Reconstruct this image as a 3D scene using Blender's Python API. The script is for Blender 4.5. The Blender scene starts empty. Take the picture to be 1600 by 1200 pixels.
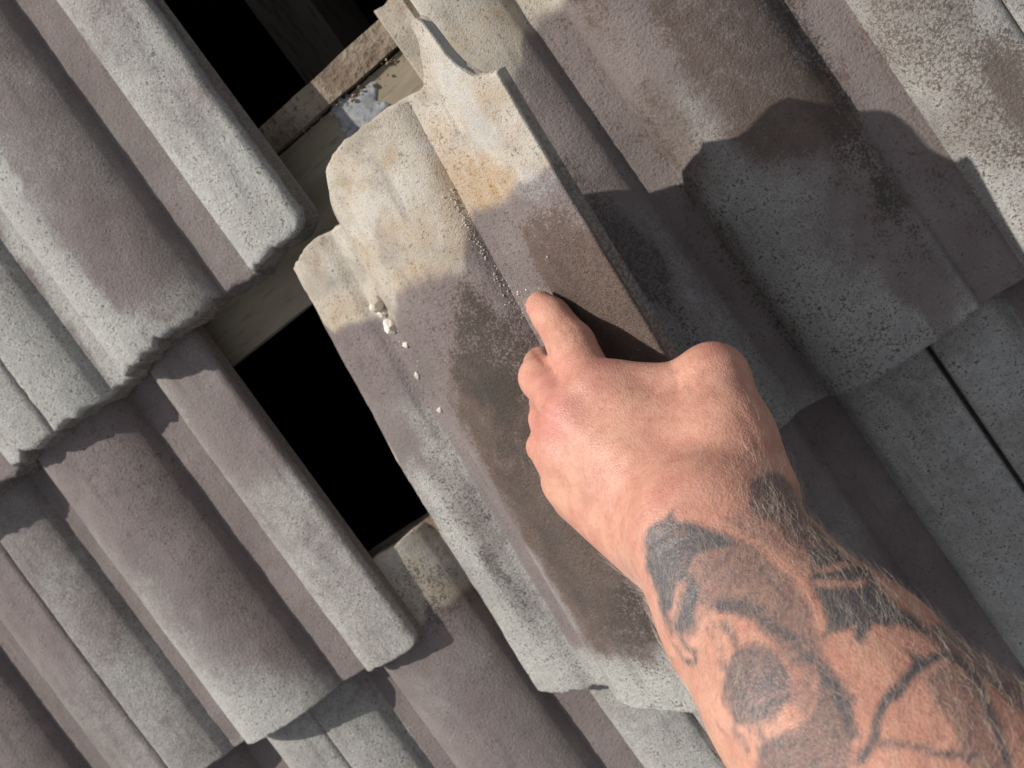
import bpy, math
import numpy as np
from mathutils import Matrix, Vector
np.random.seed(7)
MM = 0.001
# ------------------------------------------------------------------ frame
# The roof is modelled in its own frame in millimetres: X along the courses,
# Y up the slope, Z off the slope.  FRAME carries it to the world.
PITCH = math.radians(25)
FRAME = Matrix.Translation((0, 0, 4.0)) @ Matrix.Rotation(PITCH, 4, 'X')
scene = bpy.context.scene
C = scene.collection

# ------------------------------------------------------------------ camera
CAM_R = np.array([[0.7775, -0.5935, -0.2079], [-0.531, -0.7967, 0.2886], [-0.3369, -0.1139, -0.9346]])
CAM_C = np.array([659.2, 217.1, 669.5])
FPX = 1500.0                                  # focal length in pixels of a 1600 px wide frame
cam = bpy.data.cameras.new('camera')
cam.sensor_width = 36
cam.lens = FPX / 1600 * 36
cam.clip_start = 0.01
cam.clip_end = 200
cam.dof.use_dof = True
cam.dof.focus_distance = 0.47
cam.dof.aperture_fstop = 16
camo = bpy.data.objects.new('camera', cam)
C.objects.link(camo)
m = Matrix.Identity(4)
for i in range(3):
    m[i][0] = CAM_R[0][i]
    m[i][1] = -CAM_R[1][i]
    m[i][2] = -CAM_R[2][i]
    m[i][3] = CAM_C[i] * MM
camo.matrix_world = FRAME @ m
scene.camera = camo

# ------------------------------------------------------------------ sun and sky
SUN_LOCAL = Vector((-1.02, 1.15, 0.95)).normalized()
SUN = (FRAME.to_3x3() @ SUN_LOCAL).normalized()
sun = bpy.data.lights.new('sun', 'SUN')
sun.energy = 4.1
sun.angle = math.radians(0.5)
sun.color = (1.0, 0.95, 0.88)
suno = bpy.data.objects.new('sun', sun)
C.objects.link(suno)
suno.rotation_euler = SUN.to_track_quat('Z', 'Y').to_euler()
suno.location = (0, 0, 9)
world = bpy.data.worlds.new('World')
scene.world = world
world.use_nodes = True
wn = world.node_tree
bg = wn.nodes['Background']
sky = wn.nodes.new('ShaderNodeTexSky')
sky.sky_type = 'NISHITA'
sky.sun_disc = False
sky.air_density = 1.0
sky.dust_density = 1.5
sky.sun_elevation = math.asin(SUN.z)
sky.sun_rotation = math.atan2(SUN.x, SUN.y)
hsv = wn.nodes.new('ShaderNodeHueSaturation')       # thin high haze: a paler sky
hsv.inputs['Saturation'].default_value = 0.32
wn.links.new(sky.outputs[0], hsv.inputs['Color'])
wn.links.new(hsv.outputs[0], bg.inputs['Color'])
bg.inputs['Strength'].default_value = 0.108
vs = scene.view_settings
scene.display_settings.display_device = 'sRGB'
vs.view_transform = 'Standard'
vs.look = 'None'
vs.gamma = 1
vs.use_curve_mapping = False
vs.exposure = 0.26

# ------------------------------------------------------------------ noise helpers (numpy)
def _hash(ix, iy, iz, seed):
    h = (ix.astype(np.int64) * 374761393 + iy.astype(np.int64) * 668265263 + iz.astype(np.int64) * 2147483647 + seed * 974634521) & 0xFFFFFFFF
    h = ((h ^ (h >> 13)) * 1274126177) & 0xFFFFFFFF
    h = ((h ^ (h >> 16)) * 2246822519) & 0xFFFFFFFF
    return ((h ^ (h >> 15)) & 0xFFFFFF) / float(0xFFFFFF)

def vnoise(x, y, z, seed=0):
    x, y, z = np.broadcast_arrays(np.asarray(x, float), np.asarray(y, float), np.asarray(z, float))
    ix, iy, iz = np.floor(x), np.floor(y), np.floor(z)
    fx, fy, fz = x - ix, y - iy, z - iz
    s = lambda t: t * t * (3 - 2 * t)
    fx, fy, fz = s(fx), s(fy), s(fz)
    r = 0
    for dx in (0, 1):
        for dy in (0, 1):
            for dz in (0, 1):
                w = (fx if dx else 1 - fx) * (fy if dy else 1 - fy) * (fz if dz else 1 - fz)
                r = r + w * _hash(ix + dx, iy + dy, iz + dz, seed)
    return r

def fbm(x, y, z=0., seed=0, octv=4):
    a, t, n = 1., 0., 0.
    for k in range(octv):
        t = t + a * vnoise(np.asarray(x) * 2 ** k, np.asarray(y) * 2 ** k, np.asarray(z) * 2 ** k, seed + k * 17)
        n += a
        a *= .55
    return t / n

def sstep(a, b, x):
    t = np.clip((np.asarray(x, float) - a) / (b - a), 0, 1)
    return t * t * (3 - 2 * t)

# ------------------------------------------------------------------ object helpers
def link(o, parent=None, mat=None):
    C.objects.link(o)
    if mat is not None:
        o.data.materials.clear()
        o.data.materials.append(mat)
    if parent is not None:
        o.parent = parent
    return o

def mesh_obj(name, verts, faces, mat, parent=None, smooth=True):
    me = bpy.data.meshes.new(name)
    me.from_pydata(np.asarray(verts, float).tolist(), [], faces if isinstance(faces, list) else faces.tolist())
    me.update()
    me.polygons.foreach_set('use_smooth', np.full(len(me.polygons), smooth))
    o = bpy.data.objects.new(name, me)
    return link(o, parent, mat)

def color_attr(o, name, rgb):
    a = o.data.color_attributes.new(name, 'FLOAT_COLOR', 'POINT')
    d = np.ones((len(rgb), 4), np.float32)
    d[:, :rgb.shape[1]] = rgb
    a.data.foreach_set('color', d.ravel())

def empty(name, label, cat, loc=(0, 0, 0)):
    o = bpy.data.objects.new(name, None)
    o.empty_display_size = .05
    C.objects.link(o)
    o.matrix_world = FRAME @ Matrix.Translation(Vector(loc) * MM)
    o['label'] = label
    o['category'] = cat
    return o

# ------------------------------------------------------------------ shader helpers
class NT:
    def __init__(self, name):
        self.m = bpy.data.materials.new(name)
        self.m.use_nodes = True
        self.t = self.m.node_tree
        self.b = self.t.nodes['Principled BSDF']
        self.out = self.t.nodes['Material Output']

    def n(self, kind, **kw):
        x = self.t.nodes.new(kind)
        for k, v in kw.items():
            setattr(x, k, v)
        return x

    def l(self, a, b):
        self.t.links.new(a, b)

    def val(self, op, a, b=None, clamp=False):
        x = self.n('ShaderNodeMath', operation=op, use_clamp=clamp)
        for i, q in enumerate((a, b)):
            if q is None:
                continue
            if isinstance(q, (int, float)):
                x.inputs[i].default_value = q
            else:
                self.l(q, x.inputs[i])
        return x.outputs[0]

    def noise(self, vec, scale, detail=3, rough=.55, dist=0):
        x = self.n('ShaderNodeTexNoise')
        x.inputs['Scale'].default_value = scale
        x.inputs['Detail'].default_value = detail
        x.inputs['Roughness'].default_value = rough
        x.inputs['Distortion'].default_value = dist
        self.l(vec, x.inputs['Vector'])
        return x.outputs['Fac']

    def ramp(self, fac, a, b):
        x = self.n('ShaderNodeMapRange', interpolation_type='SMOOTHSTEP')
        x.inputs['From Min'].default_value = a
        x.inputs['From Max'].default_value = b
        self.l(fac, x.inputs['Value'])
        return x.outputs[0]

    def mix(self, fac, a, b, mode='MIX'):
        x = self.n('ShaderNodeMix', data_type='RGBA', blend_type=mode)
        if isinstance(fac, (int, float)):
            x.inputs[0].default_value = fac
        else:
            self.l(fac, x.inputs[0])
        for i, q in ((6, a), (7, b)):
            if isinstance(q, tuple):
                x.inputs[i].default_value = (*q, 1)
            else:
                self.l(q, x.inputs[i])
        return x.outputs[2]

    def attr(self, name):
        x = self.n('ShaderNodeAttribute', attribute_name=name)
        s = self.n('ShaderNodeSeparateColor')
        self.l(x.outputs['Color'], s.inputs[0])
        self.alpha = x.outputs['Alpha']
        return s.outputs

    def coords(self):
        tc = self.n('ShaderNodeTexCoord')
        oi = self.n('ShaderNodeObjectInfo')
        v = self.n('ShaderNodeVectorMath', operation='MULTIPLY_ADD')
        cb = self.n('ShaderNodeCombineXYZ')
        for i in range(3):
            self.l(oi.outputs['Random'], cb.inputs[i])
        self.l(cb.outputs[0], v.inputs[0])
        v.inputs[1].default_value = (3.1, 2.3, 4.7)
        self.l(tc.outputs['Object'], v.inputs[2])
        return v.outputs[0]

    def bump(self, h, strength, dist, prev=None):
        x = self.n('ShaderNodeBump')
        if isinstance(strength, (int, float)):
            x.inputs['Strength'].default_value = strength
        else:
            self.l(strength, x.inputs['Strength'])
        x.inputs['Distance'].default_value = dist
        self.l(h, x.inputs['Height'])
        if prev is not None:
            self.l(prev, x.inputs['Normal'])
        return x.outputs[0]

# ------------------------------------------------------------------ materials
def tile_material():
    s = NT('weathered_concrete_tile')
    co = s.coords()
    m1 = s.attr('mask')
    rust = s.alpha             # A orange rust stain
    # R worn grey, G brown lichen and some painted shade, B tan unweathered
    m2 = s.attr('mask2')       # R black algae, G white bloom, B raw broken concrete and painted shade
    fine = s.noise(co, 520, 4, .62)
    grain = s.noise(co, 1300, 2, .6)
    mid = s.noise(co, 110, 5, .6)
    big = s.noise(co, 22, 4, .55)
    brk = s.val('ADD', s.val('MULTIPLY', s.val('SUBTRACT', fine, .5), 2.3), s.val('MULTIPLY', s.val('SUBTRACT', mid, .5), 1.1))
    brk = s.val('ADD', brk, s.val('MULTIPLY', s.val('SUBTRACT', grain, .5), 1.3))
    def lay(ch, lo, hi, k=1.0):
        return s.ramp(s.val('ADD', ch, s.val('MULTIPLY', brk, k)), lo, hi)
    # paint: mauve brown slurry coat
    paint = s.mix(s.ramp(big, .35, .65), (.168, .137, .131), (.204, .168, .160))
    paint = s.mix(s.ramp(grain, .60, .78), paint, (.37, .33, .315))
    paint = s.mix(s.ramp(fine, .60, .78), paint, (.13, .105, .10))
    # worn to pale grey aggregate with darker specks
    grey = s.mix(s.ramp(mid, .35, .65), (.335, .332, .308), (.405, .40, .372))
    grey = s.mix(s.ramp(fine, .56, .70), grey, (.27, .27, .255))
    grey = s.mix(s.ramp(grain, .64, .80), grey, (.52, .52, .49))
    grey = s.mix(s.val('MULTIPLY', s.ramp(s.noise(co, 330, 1, .4), .68, .76), .75), grey, (.13, .125, .12))
    col = s.mix(lay(m1[0], .12, .96, 1.15), paint, grey)
    # brown lichen, also the shade painted on the head below the gap
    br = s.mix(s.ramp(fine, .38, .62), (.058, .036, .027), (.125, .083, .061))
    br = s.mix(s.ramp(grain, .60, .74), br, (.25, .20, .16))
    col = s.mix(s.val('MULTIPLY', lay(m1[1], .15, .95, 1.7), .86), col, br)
    # tan, never exposed to the weather
    tan = s.mix(s.ramp(big, .34, .66), (.395, .33, .25), (.455, .415, .35))
    tan = s.mix(s.val('MULTIPLY', s.ramp(s.noise(co, 34, 4, .6), .55, .72), .6), tan, (.34, .215, .105))
    tan = s.mix(s.val('MULTIPLY', s.ramp(s.noise(co, 48, 5, .65, .4), .56, .70), .7), tan, (.34, .335, .33))
    tan = s.mix(s.ramp(fine, .58, .76), tan, (.29, .245, .185))
    tan = s.mix(s.val('MULTIPLY', s.ramp(s.noise(co, 27, 5, .62, .3), .50, .68), .55), tan, (.235, .205, .175))
    tan = s.mix(s.val('MULTIPLY', s.ramp(s.noise(co, 20, 5, .62, .3), .54, .66), .6), tan, (.52, .49, .44))
    tan = s.mix(s.ramp(s.noise(co, 95, 3, .6, .8), .68, .76), tan, (.20, .165, .13))
    tan = s.mix(s.val('MULTIPLY', lay(rust, .25, .95, .4), .85), tan, (.36, .20, .075))
    col = s.mix(lay(m1[2], .25, .80, .30), col, tan)
    # black algae
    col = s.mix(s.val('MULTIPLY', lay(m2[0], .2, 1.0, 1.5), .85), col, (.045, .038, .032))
    # white lime bloom
    col = s.mix(s.val('MULTIPLY', lay(m2[1], .25, .95, .6), .75), col, (.50, .51, .515))
    # run-off streaks and grime
    mp = s.n('ShaderNodeMapping')
    mp.inputs['Scale'].default_value = (1, .10, 1)
    s.l(co, mp.inputs['Vector'])
    streak = s.ramp(s.noise(mp.outputs[0], 85, 4, .6), .50, .72)
    grime = s.val('MULTIPLY', streak, s.ramp(big, .40, .62))
    col = s.mix(s.val('MULTIPLY', grime, .42), col, (.085, .075, .068))
    col = s.mix(s.val('MULTIPLY', s.ramp(s.noise(co, 9, 5, .65), .45, .70), .30), col, (.10, .088, .080))
    # broken faces, and the corner shade painted on the lifted tile
    raw = s.mix(s.ramp(fine, .35, .65), (.115, .098, .084), (.26, .23, .205))
    col = s.mix(m2[2], col, raw)
    s.l(col, s.b.inputs['Base Color'])
    s.b.inputs['Roughness'].default_value = .82
    s.b.inputs['Specular IOR Level'].default_value = .3
    pits = s.ramp(s.noise(co, 760, 2, .5), .62, .74)
    nb = s.bump(s.noise(co, 950, 3, .65), .8, .0010)
    nb = s.bump(s.noise(co, 420, 3, .6), s.val('SUBTRACT', .62, s.val('MULTIPLY', m1[2], .34, clamp=True)), .0015, nb)
    nb = s.bump(s.val('SUBTRACT', 1.0, pits), .4, .0005, nb)
    s.l(nb, s.b.inputs['Normal'])
    return s.m

def simple_material(name, c1, c2, c3=None, scale=60, rough=.85, bump=.5, dist=.001, stretch=(1, 1, 1)):
    s = NT(name)
    co = s.coords()
    mp = s.n('ShaderNodeMapping')
    mp.inputs['Scale'].default_value = stretch
    s.l(co, mp.inputs['Vector'])
    co = mp.outputs[0]
    n1 = s.noise(co, scale, 5, .6)
    n2 = s.noise(co, scale * 6, 3, .6)
    col = s.mix(s.ramp(n1, .35, .65), c1, c2)
    if c3:
        col = s.mix(s.ramp(n2, .52, .70), col, c3)
    s.l(col, s.b.inputs['Base Color'])
    s.b.inputs['Roughness'].default_value = rough
    s.b.inputs['Specular IOR Level'].default_value = .25
    nb = s.bump(n2, bump, dist)
    nb = s.bump(n1, bump, dist * 3, nb)
    s.l(nb, s.b.inputs['Normal'])
    return s.m

M_TILE = tile_material()
M_BOARD = simple_material('pale_old_timber', (.235, .195, .135), (.30, .255, .19), (.19, .155, .11), 30, .8, .4, .0006, (.25, 1.6, 1))
M_BATTEN = simple_material('dusty_old_batten', (.17, .125, .09), (.27, .22, .165), (.11, .08, .06), 40, .95, .9, .002)
M_RAFTER = simple_material('dark_old_rafter', (.085, .070, .058), (.12, .10, .082), (.055, .045, .036), 25, .9, .4, .001, (1.6, .2, 1))
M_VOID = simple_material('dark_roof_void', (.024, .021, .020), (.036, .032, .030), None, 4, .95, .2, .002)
M_FELT = simple_material('black_roof_felt', (.020, .020, .020), (.030, .029, .028), None, 40, .9, .3, .001)
M_CRUMB = simple_material('pale_mortar', (.62, .55, .46), (.72, .68, .62), (.50, .38, .26), 160, .9, .6, .0006)
M_DUST = simple_material('brown_debris', (.25, .17, .10), (.42, .33, .23), (.14, .09, .06), 120, .95, .8, .001)

# ------------------------------------------------------------------ the tile
P = 150.0            # one roll and its pan, across
G = 319.4            # gauge
T = 24.1             # step from one course to the next
ROLL_H = 30.0
_x = np.linspace(0, 1, 24)
PROF_T = np.concatenate([[0, .010, .022, .035, .06, .10, .16, .22], .27 + .5 * _x])
PROF_Z = np.concatenate([[0, 4.6, 10.0, 13.6, 18.0, 22.8, 27.0, 29.4], ROLL_H * np.maximum(0, 1 - _x ** 2) ** .58])
UL, U1, UE = -.54, 1.0, 1.46      # left edge, crease of the edge roll, right edge

EDGE_T = np.array([0, .010, .022, .040, .08, .14, .25, .46, .60])
EDGE_Z = np.array([0, 4.6, 10, 14.2, 18, 21, 22.6, 20.6, 19])

def profile(u, hs=1.0, off=-15.0):
    """top surface height in mm: pan, full roll, pan, edge roll, and on the left the falling side of the roll next door"""
    u = np.asarray(u, float)
    z = np.interp(u, PROF_T, PROF_Z, left=0, right=0)
    x = np.clip((u - UL) / .37, 0, 1)
    z = np.where(u < -.1, 20.6 * np.maximum(0, 1 - x ** 2) ** .58, z)
    z = np.where(u >= U1, np.interp(u - U1, EDGE_T, EDGE_Z), z)
    return z * hs + off

def ugrid(flange):
    a = [UL, UL + .004, UL + .012, UL + .03]
    a += list(np.linspace(-.48, -.20, 13)) + list(np.linspace(-.17, -.02, 6))
    for c in (0, 1.0):
        a += [c - .006, c, c + .006, c + .012, c + .02, c + .03, c + .045, c + .06, c + .085]
        a += list(np.linspace(c + .115, c + .77 if c == 0 else UE - .05, 28 if c == 0 else 14))
    a += list(np.linspace(.80, .97, 7))
    a += [UE - .040, UE - .030, UE - .022, UE - .015, UE - .01, UE - .004, UE]
    f = []
    if flange:
        w = flange
        f = [UL - w, UL - w + .004]
        for r in (.30, .62, .86):
            c = UL - w + w * (1 - r)
            f += [c - .018, c - .012, c + .012, c + .018]
        f += [UL - .004]
    return np.array(sorted(set(np.round(f + a, 5)))), len(f)

class Tile:
    """Outline, relief and weathering of one tile; build() makes one closed mesh."""
    def __init__(self, seed, L=400., head=None, tail=None, chips=(), rough=1.0, flange=.18, warp=0.6, corner=7., worn=None, blobs=(), taper=0., tan_at=None, hs=1.0, off=-15.0, belly=0., arris=1.0, th_tail=17., th_head=13., raw_tail=.8, left_raw=.4, raw_head=None):
        self.__dict__.update(locals())
        self.round_r = 7.5 if self.off < -10 else 1.6

    def vt(self, u):
        s = self.seed
        v = (fbm(u * 14, 0, s, s, 4) - .5) * 3.2 * self.rough + (fbm(u * 70, 3, s, s + 5, 2) - .5) * 1.6 * self.rough
        if self.tail is not None:
            v = v + np.interp(u, *self.tail)
        d = (UE - u) * P                                      # rounded right corner
        v = v + np.where(d < self.corner, self.corner - np.sqrt(np.maximum(0, self.corner ** 2 - (self.corner - np.clip(d, 0, 99)) ** 2)), 0)
        for (uc, w, dep) in self.chips:
            x = (u - uc) / w
            v = v + dep * np.exp(-x * x * 2) * (.6 + .8 * fbm(u * 60, 9, s, s + 8, 3))
        return v

    def vh(self, u):
        s = self.seed
        h = np.full_like(u, self.L) if self.head is None else np.interp(u, *self.head)
        return h + (fbm(u * 18, 7, s, s + 3, 4) - .5) * 3.5

    def masks(self, u, v):
        s = self.seed
        k = np.clip(1 - v / G, 0, 1)
        w = dict(moss=0, roll=0, edge=0, pan=0)
        w.update(self.worn or {})
        n = (fbm(u * 3, v / 55, s, s + 11, 4) - .5)
        l = 1 - sstep(.02, .62, u)
        base = np.where(u < -.16, .30 + .5 * k + w['moss'], 0)
        base = np.where((u >= -.16) & (u < -.005), .06 + .55 * sstep(.9, 1.02, k) + w['pan'], base)
        r = .02 + .95 * k ** 1.2 * l + .62 * sstep(.80, 1.0, k) + w['roll']
        base = np.where((u >= -.005) & (u < .76), r, base)
        base = np.where((u >= .76) & (u < .995), .05 + .12 * sstep(.93, 1.0, k) + w['pan'], base)
        base = np.where(u >= .995, .46 + .5 * k + w['edge'], base)
        out = np.zeros((7,) + u.shape)
        out[0] = base + n * .9 - .02
        out[0] -= .8 * sstep(G - 6, G + 6, v)
        tv = np.full_like(u, G + 16) if self.tan_at is None else np.interp(u, *self.tan_at)
        out[2] = 1.15 * sstep(-14, 14, v - tv + n * 34)
        for (ch, uc, vc, ru, rv, st) in self.blobs:
            du, dv = (u - uc) / ru, (v - vc) / rv
            d = np.sqrt(du * du + dv * dv) + (fbm(u * 5 + uc * 7, v / 30, s, s + 21, 4) - .5) * 1.1
            b = st * (1 - sstep(.55, 1.15, d))
            out[ch] = out[ch] + b
        return out

    def build(self, name, parent, mat, spin=None):
        uu, nf = ugrid(self.flange)
        e = np.array([0, .6, 1.4, 2.6, 4.2, 6.5, 10, 14.])
        nv = 104
        U = np.repeat(uu[None, :], nv, 0)
        v0, v1 = self.vt(uu), self.vh(uu)
        fl = uu < UL - .0001
        v0 = np.where(fl, 34 + (fbm(uu * 30, 1, self.seed, 3, 3)) * 6, v0)
        V = np.empty_like(U)
        nm = nv - len(e) - 5
        for j in range(len(uu)):
            a, b = v0[j], v1[j]
            V[:, j] = np.concatenate([a + e, np.linspace(a + 14, b - 5, nm + 2)[1:-1], b - np.array([5, 3.2, 1.8, .8, 0])])
        Z = profile(U, self.hs, self.off)
        camber = 1.5 * (V / 400.) * (1 - V / 400.) * 4
        Z = Z + camber - np.maximum(0, V) * 0
        # worn arrises
        dt = V - v0[None, :]
        dh = v1[None, :] - V
        de = np.minimum(dt, dh)
        ue = np.minimum((UE - U) * P, np.where(fl[None, :], 99, (U - UL) * P))
        jit = fbm(U * 22, V / 7, self.seed, self.seed + 31, 3)
        rad = (1.3 + 2.2 * jit * self.rough) * self.arris
        rr = self.round_r
        q = np.clip(1 - (UE - U) * P / rr, 0, 1)
        Z = Z - rr * .9 * (1 - np.sqrt(np.maximum(0, 1 - q * q)))
        for d in (de, np.where(fl[None, :] | (U > UE - .05), 99, ue)):
            q = np.clip(1 - d / rad, 0, 1)
            Z = Z - rad * (1 - np.sqrt(np.maximum(0, 1 - q * q)))
        # slump of the cast surface + grit
        Z = Z + (fbm(U * 4, V / 40, self.seed, self.seed + 41, 3) - .5) * 2.0
        Z = Z + (fbm(U * 30, V / 5, self.seed, self.seed + 43, 3) - .5) * .9
        # underlock flange with two ribs and channels between
        if self.flange:
            w = self.flange
            r = (UL - U) / w
            rib = np.zeros_like(U)
            for c in (.30, .62, .86):
                rib = np.maximum(rib, 1 - sstep(.10, .19, np.abs(r - c) ))
            zf = profile(np.full_like(U, UL), self.hs, self.off) - 15 + 6.5 * rib + (fbm(U * 12, V / 20, self.seed, 71, 3) - .5) * 1.4
            Z = np.where(fl[None, :], zf, Z)
        # head raised lip
        B = Z - (self.th_tail + (self.th_head - self.th_tail) * np.clip(V / 400., 0, 1))
        Zp = profile(U, self.hs, self.off)
        if self.flange:
            Zp = np.where(fl[None, :], profile(np.full_like(U, UL), self.hs, self.off) - 15, Zp)
        B = np.where(fl[None, :], Zp - 6, Zp - (self.th_tail + (self.th_head - self.th_tail) * np.clip(V / 400., 0, 1)))
        if self.taper:
            U = U - np.clip((U - 1.22) / .24, 0, 1) * self.taper * np.clip((V - 215) / 200, 0, 1.2)
            U = U + np.clip((-.30 - U) / .24, 0, 1) * .085 * np.clip((V - 230) / 170, 0, 1.2)
        n0, n1 = U.shape
        top = np.stack([U * P, V, Z], -1).reshape(-1, 3)
        bot = np.stack([U * P, V, B], -1).reshape(-1, 3)
        idx = np.arange(n0 * n1).reshape(n0, n1)
        F = np.stack([idx[:-1, :-1], idx[:-1, 1:], idx[1:, 1:], idx[1:, :-1]], -1).reshape(-1, 4)
        Fb = F[:, ::-1] + n0 * n1
        verts = [top, bot]
        faces = [F, Fb]
        loop = np.concatenate([idx[0, :], idx[1:, -1], idx[-1, ::-1][1:], idx[::-1, 0][1:-1]])
        tp, bp = top[loop], bot[loop]
        # outward direction of the rim
        nx = np.roll(tp[:, :2], -1, 0) - np.roll(tp[:, :2], 1, 0)
        nrm = np.stack([nx[:, 1], -nx[:, 0]], -1)
        nrm /= np.linalg.norm(nrm, axis=1, keepdims=True) + 1e-9
        rings = [loop]
        base = 2 * n0 * n1
        K = 5
        mk_r = []
        for kk in range(1, K):
            f = kk / K
            pnt = tp * (1 - f) + bp * f
            am = 3.0 * self.rough * math.sin(math.pi * min(1, f * 1.05))
            dsp = (fbm(pnt[:, 0] / 7, pnt[:, 1] / 7, pnt[:, 2] / 5, self.seed + 51, 3) - .62) * am
            pnt = pnt.copy()
            pnt[:, :2] += nrm * dsp[:, None]
            if self.belly:
                low = nrm[:, 1] < -.4
                pnt[:, 1] -= low * self.belly * min(1, f * 1.6) * (.5 + fbm(pnt[:, 0] / 11, pnt[:, 2] / 9, 0, self.seed + 57, 3))
            verts.append(pnt)
            rings.append(base + np.arange(len(loop)))
            base += len(loop)
            mk_r.append(pnt)
        rings.append(loop + n0 * n1)
        for a, b in zip(rings[:-1], rings[1:]):
            a2, b2 = np.roll(a, -1), np.roll(b, -1)
            faces.append(np.stack([a, b, b2, a2], -1))
        VV = np.concatenate(verts)
        FF = np.concatenate(faces)
        o = mesh_obj(name, VV * MM, FF, mat, parent)
        uv = VV[:, 0] / P
        mk = self.masks(uv, VV[:, 1])
        rawm = np.zeros(len(VV))
        rawm[2 * n0 * n1:] = self.raw_tail
        rawm[n0 * n1:2 * n0 * n1] = .5
        # rim of the left and right edges keeps the slurry colour
        rim_u = uv[2 * n0 * n1:]
        rawm[2 * n0 * n1:] = np.where(rim_u < UL + .01, self.left_raw, self.raw_tail)
        if self.raw_head is not None:
            q = np.arange(len(VV)) >= 2 * n0 * n1
            hd_ = q & (VV[:, 1] > self.vh(np.clip(uv, UL, UE)) - 9)
            rawm[hd_] = self.raw_head
        mk[5] = np.maximum(mk[5], rawm)
        o.data.set_sharp_from_angle(angle=math.radians(48))
        color_attr(o, 'mask', np.clip(mk[[0, 1, 2, 6]].T, -1, 2))
        color_attr(o, 'mask2', np.clip(mk[3:6].T, -1, 2))
        return o

# ------------------------------------------------------------------ the roof
roof = empty('tiled_roof', 'weathered mauve and grey interlocking tile roof with a dark gap where tiles are missing', 'roof')

def lay(tile, u0, course, label=None, du=0., dv=0., dz=0., rz=0.):
    """course 2 has its tails on Y = 0; the tile lies one step T lower at the next tail up"""
    o = tile.build('roof_tile', roof, M_TILE)
    o.location = Vector((u0 * P + du, (2 - course) * G + dv, dz)) * MM
    o.rotation_euler = (math.atan2(-T, G), 0, math.radians(rz))
    if label:
        o['label'] = label
    return o

RW, BL, TAN, BLK, WHT, RAW_SHADE, ORA = 0, 1, 2, 3, 4, 5, 6
# upper left course
lay(Tile(11, rough=2.5, chips=((.40, .035, 4), (1.02, .02, 3), (.70, .1, 3)), corner=12, th_tail=31, belly=3.2, raw_tail=.9,
         worn=dict(moss=.25, roll=.16, edge=.22, pan=.0),
         blobs=((RW, .10, 150, .22, 300, .8), (RW, .5, 70, .22, 60, -.35), (RW, -.07, 60, .06, 130, .5), (RW, -.40, 60, .1, 120, .2), (RW, 1.25, 170, .35, 90, -.22), (RW, -.08, 200, .08, 250, .35))), 1, 1,
    'grey tile with a ragged broken lower edge at the top of the gap', dz=6)
lay(Tile(12, rough=2.4, chips=((1.2, .05, 4),), th_tail=31, belly=3.2, raw_tail=.9, worn=dict(edge=.3, moss=.1)), -1, 1, 'tile with a ragged edge cut by the left side of the view', dz=6)
# middle left course
lay(Tile(21, rough=.45, corner=11, chips=((.30, .02, 1.6), (1.12, .02, 1.5)), worn=dict(moss=.02, roll=-.02, edge=-.05),
         blobs=((RW, .3, 40, .5, 45, .25), (RW, 1.25, 240, .3, 60, -.35), (RW, .05, 100, .12, 60, .25), (BLK, .62, 180, .14, 170, .14))), 0, 2,  # last blob: faint dark strip down the right slope of the roll
    'mauve tile left of the gap, pale grey along its lower edge')
lay(Tile(22, rough=.5, worn=dict(moss=-.4, roll=-.45, edge=-.5)), -2, 2, 'plain mauve tile at the lower left, barely worn')
# bottom course
lay(Tile(31, rough=.4, L=397, worn=dict(moss=.35, roll=.10, edge=.25), blobs=((RW, .15, 270, .2, 60, .1), (TAN, .30, 360, .35, 60, .6), (BLK, .15, 330, .08, 40, .4), (BL, .35, 350, .5, 40, .7), (BLK, .6, 350, .2, 40, .4))), 1, 3,  # brown over the tan head paints in the shade lying there
    'tile below the gap with an unweathered tan head')
lay(Tile(32, rough=.4, worn=dict(moss=.3, roll=-.05, edge=.35)), -1, 3, 'tile in the bottom left corner under the mauve tile')
lay(Tile(33, rough=.4, worn=dict(moss=.35, roll=.2, edge=.35)), 3, 3, 'speckled grey tile under the forearm', du=2.5)
lay(Tile(34, rough=.4, worn=dict(moss=.4, roll=.3, edge=.35)), 5, 3, 'speckled grey tile at the right edge, in shade', du=5.5)
# right-hand tile of the middle course
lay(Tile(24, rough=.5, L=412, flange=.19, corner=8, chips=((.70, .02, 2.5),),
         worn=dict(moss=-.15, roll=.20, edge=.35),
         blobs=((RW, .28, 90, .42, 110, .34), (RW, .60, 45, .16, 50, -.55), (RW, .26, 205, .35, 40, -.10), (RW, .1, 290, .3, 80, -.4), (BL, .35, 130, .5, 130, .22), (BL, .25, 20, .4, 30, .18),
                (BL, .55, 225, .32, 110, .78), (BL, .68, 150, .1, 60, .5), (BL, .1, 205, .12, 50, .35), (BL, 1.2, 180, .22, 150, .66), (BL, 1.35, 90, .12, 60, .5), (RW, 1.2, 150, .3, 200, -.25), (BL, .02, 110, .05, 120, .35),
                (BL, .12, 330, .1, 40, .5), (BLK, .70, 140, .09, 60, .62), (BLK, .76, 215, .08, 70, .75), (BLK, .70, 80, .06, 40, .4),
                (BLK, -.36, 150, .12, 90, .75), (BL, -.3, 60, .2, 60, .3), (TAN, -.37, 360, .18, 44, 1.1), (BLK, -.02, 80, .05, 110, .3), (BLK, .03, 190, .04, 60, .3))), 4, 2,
    'brown stained tile right of the hand, half in shade')
lay(Tile(25, rough=.5, worn=dict(moss=.3, roll=.2, edge=.2), blobs=((BL, .3, 150, .5, 160, .3),)), 6, 2, 'sunlit tile at the upper right edge')
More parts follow.
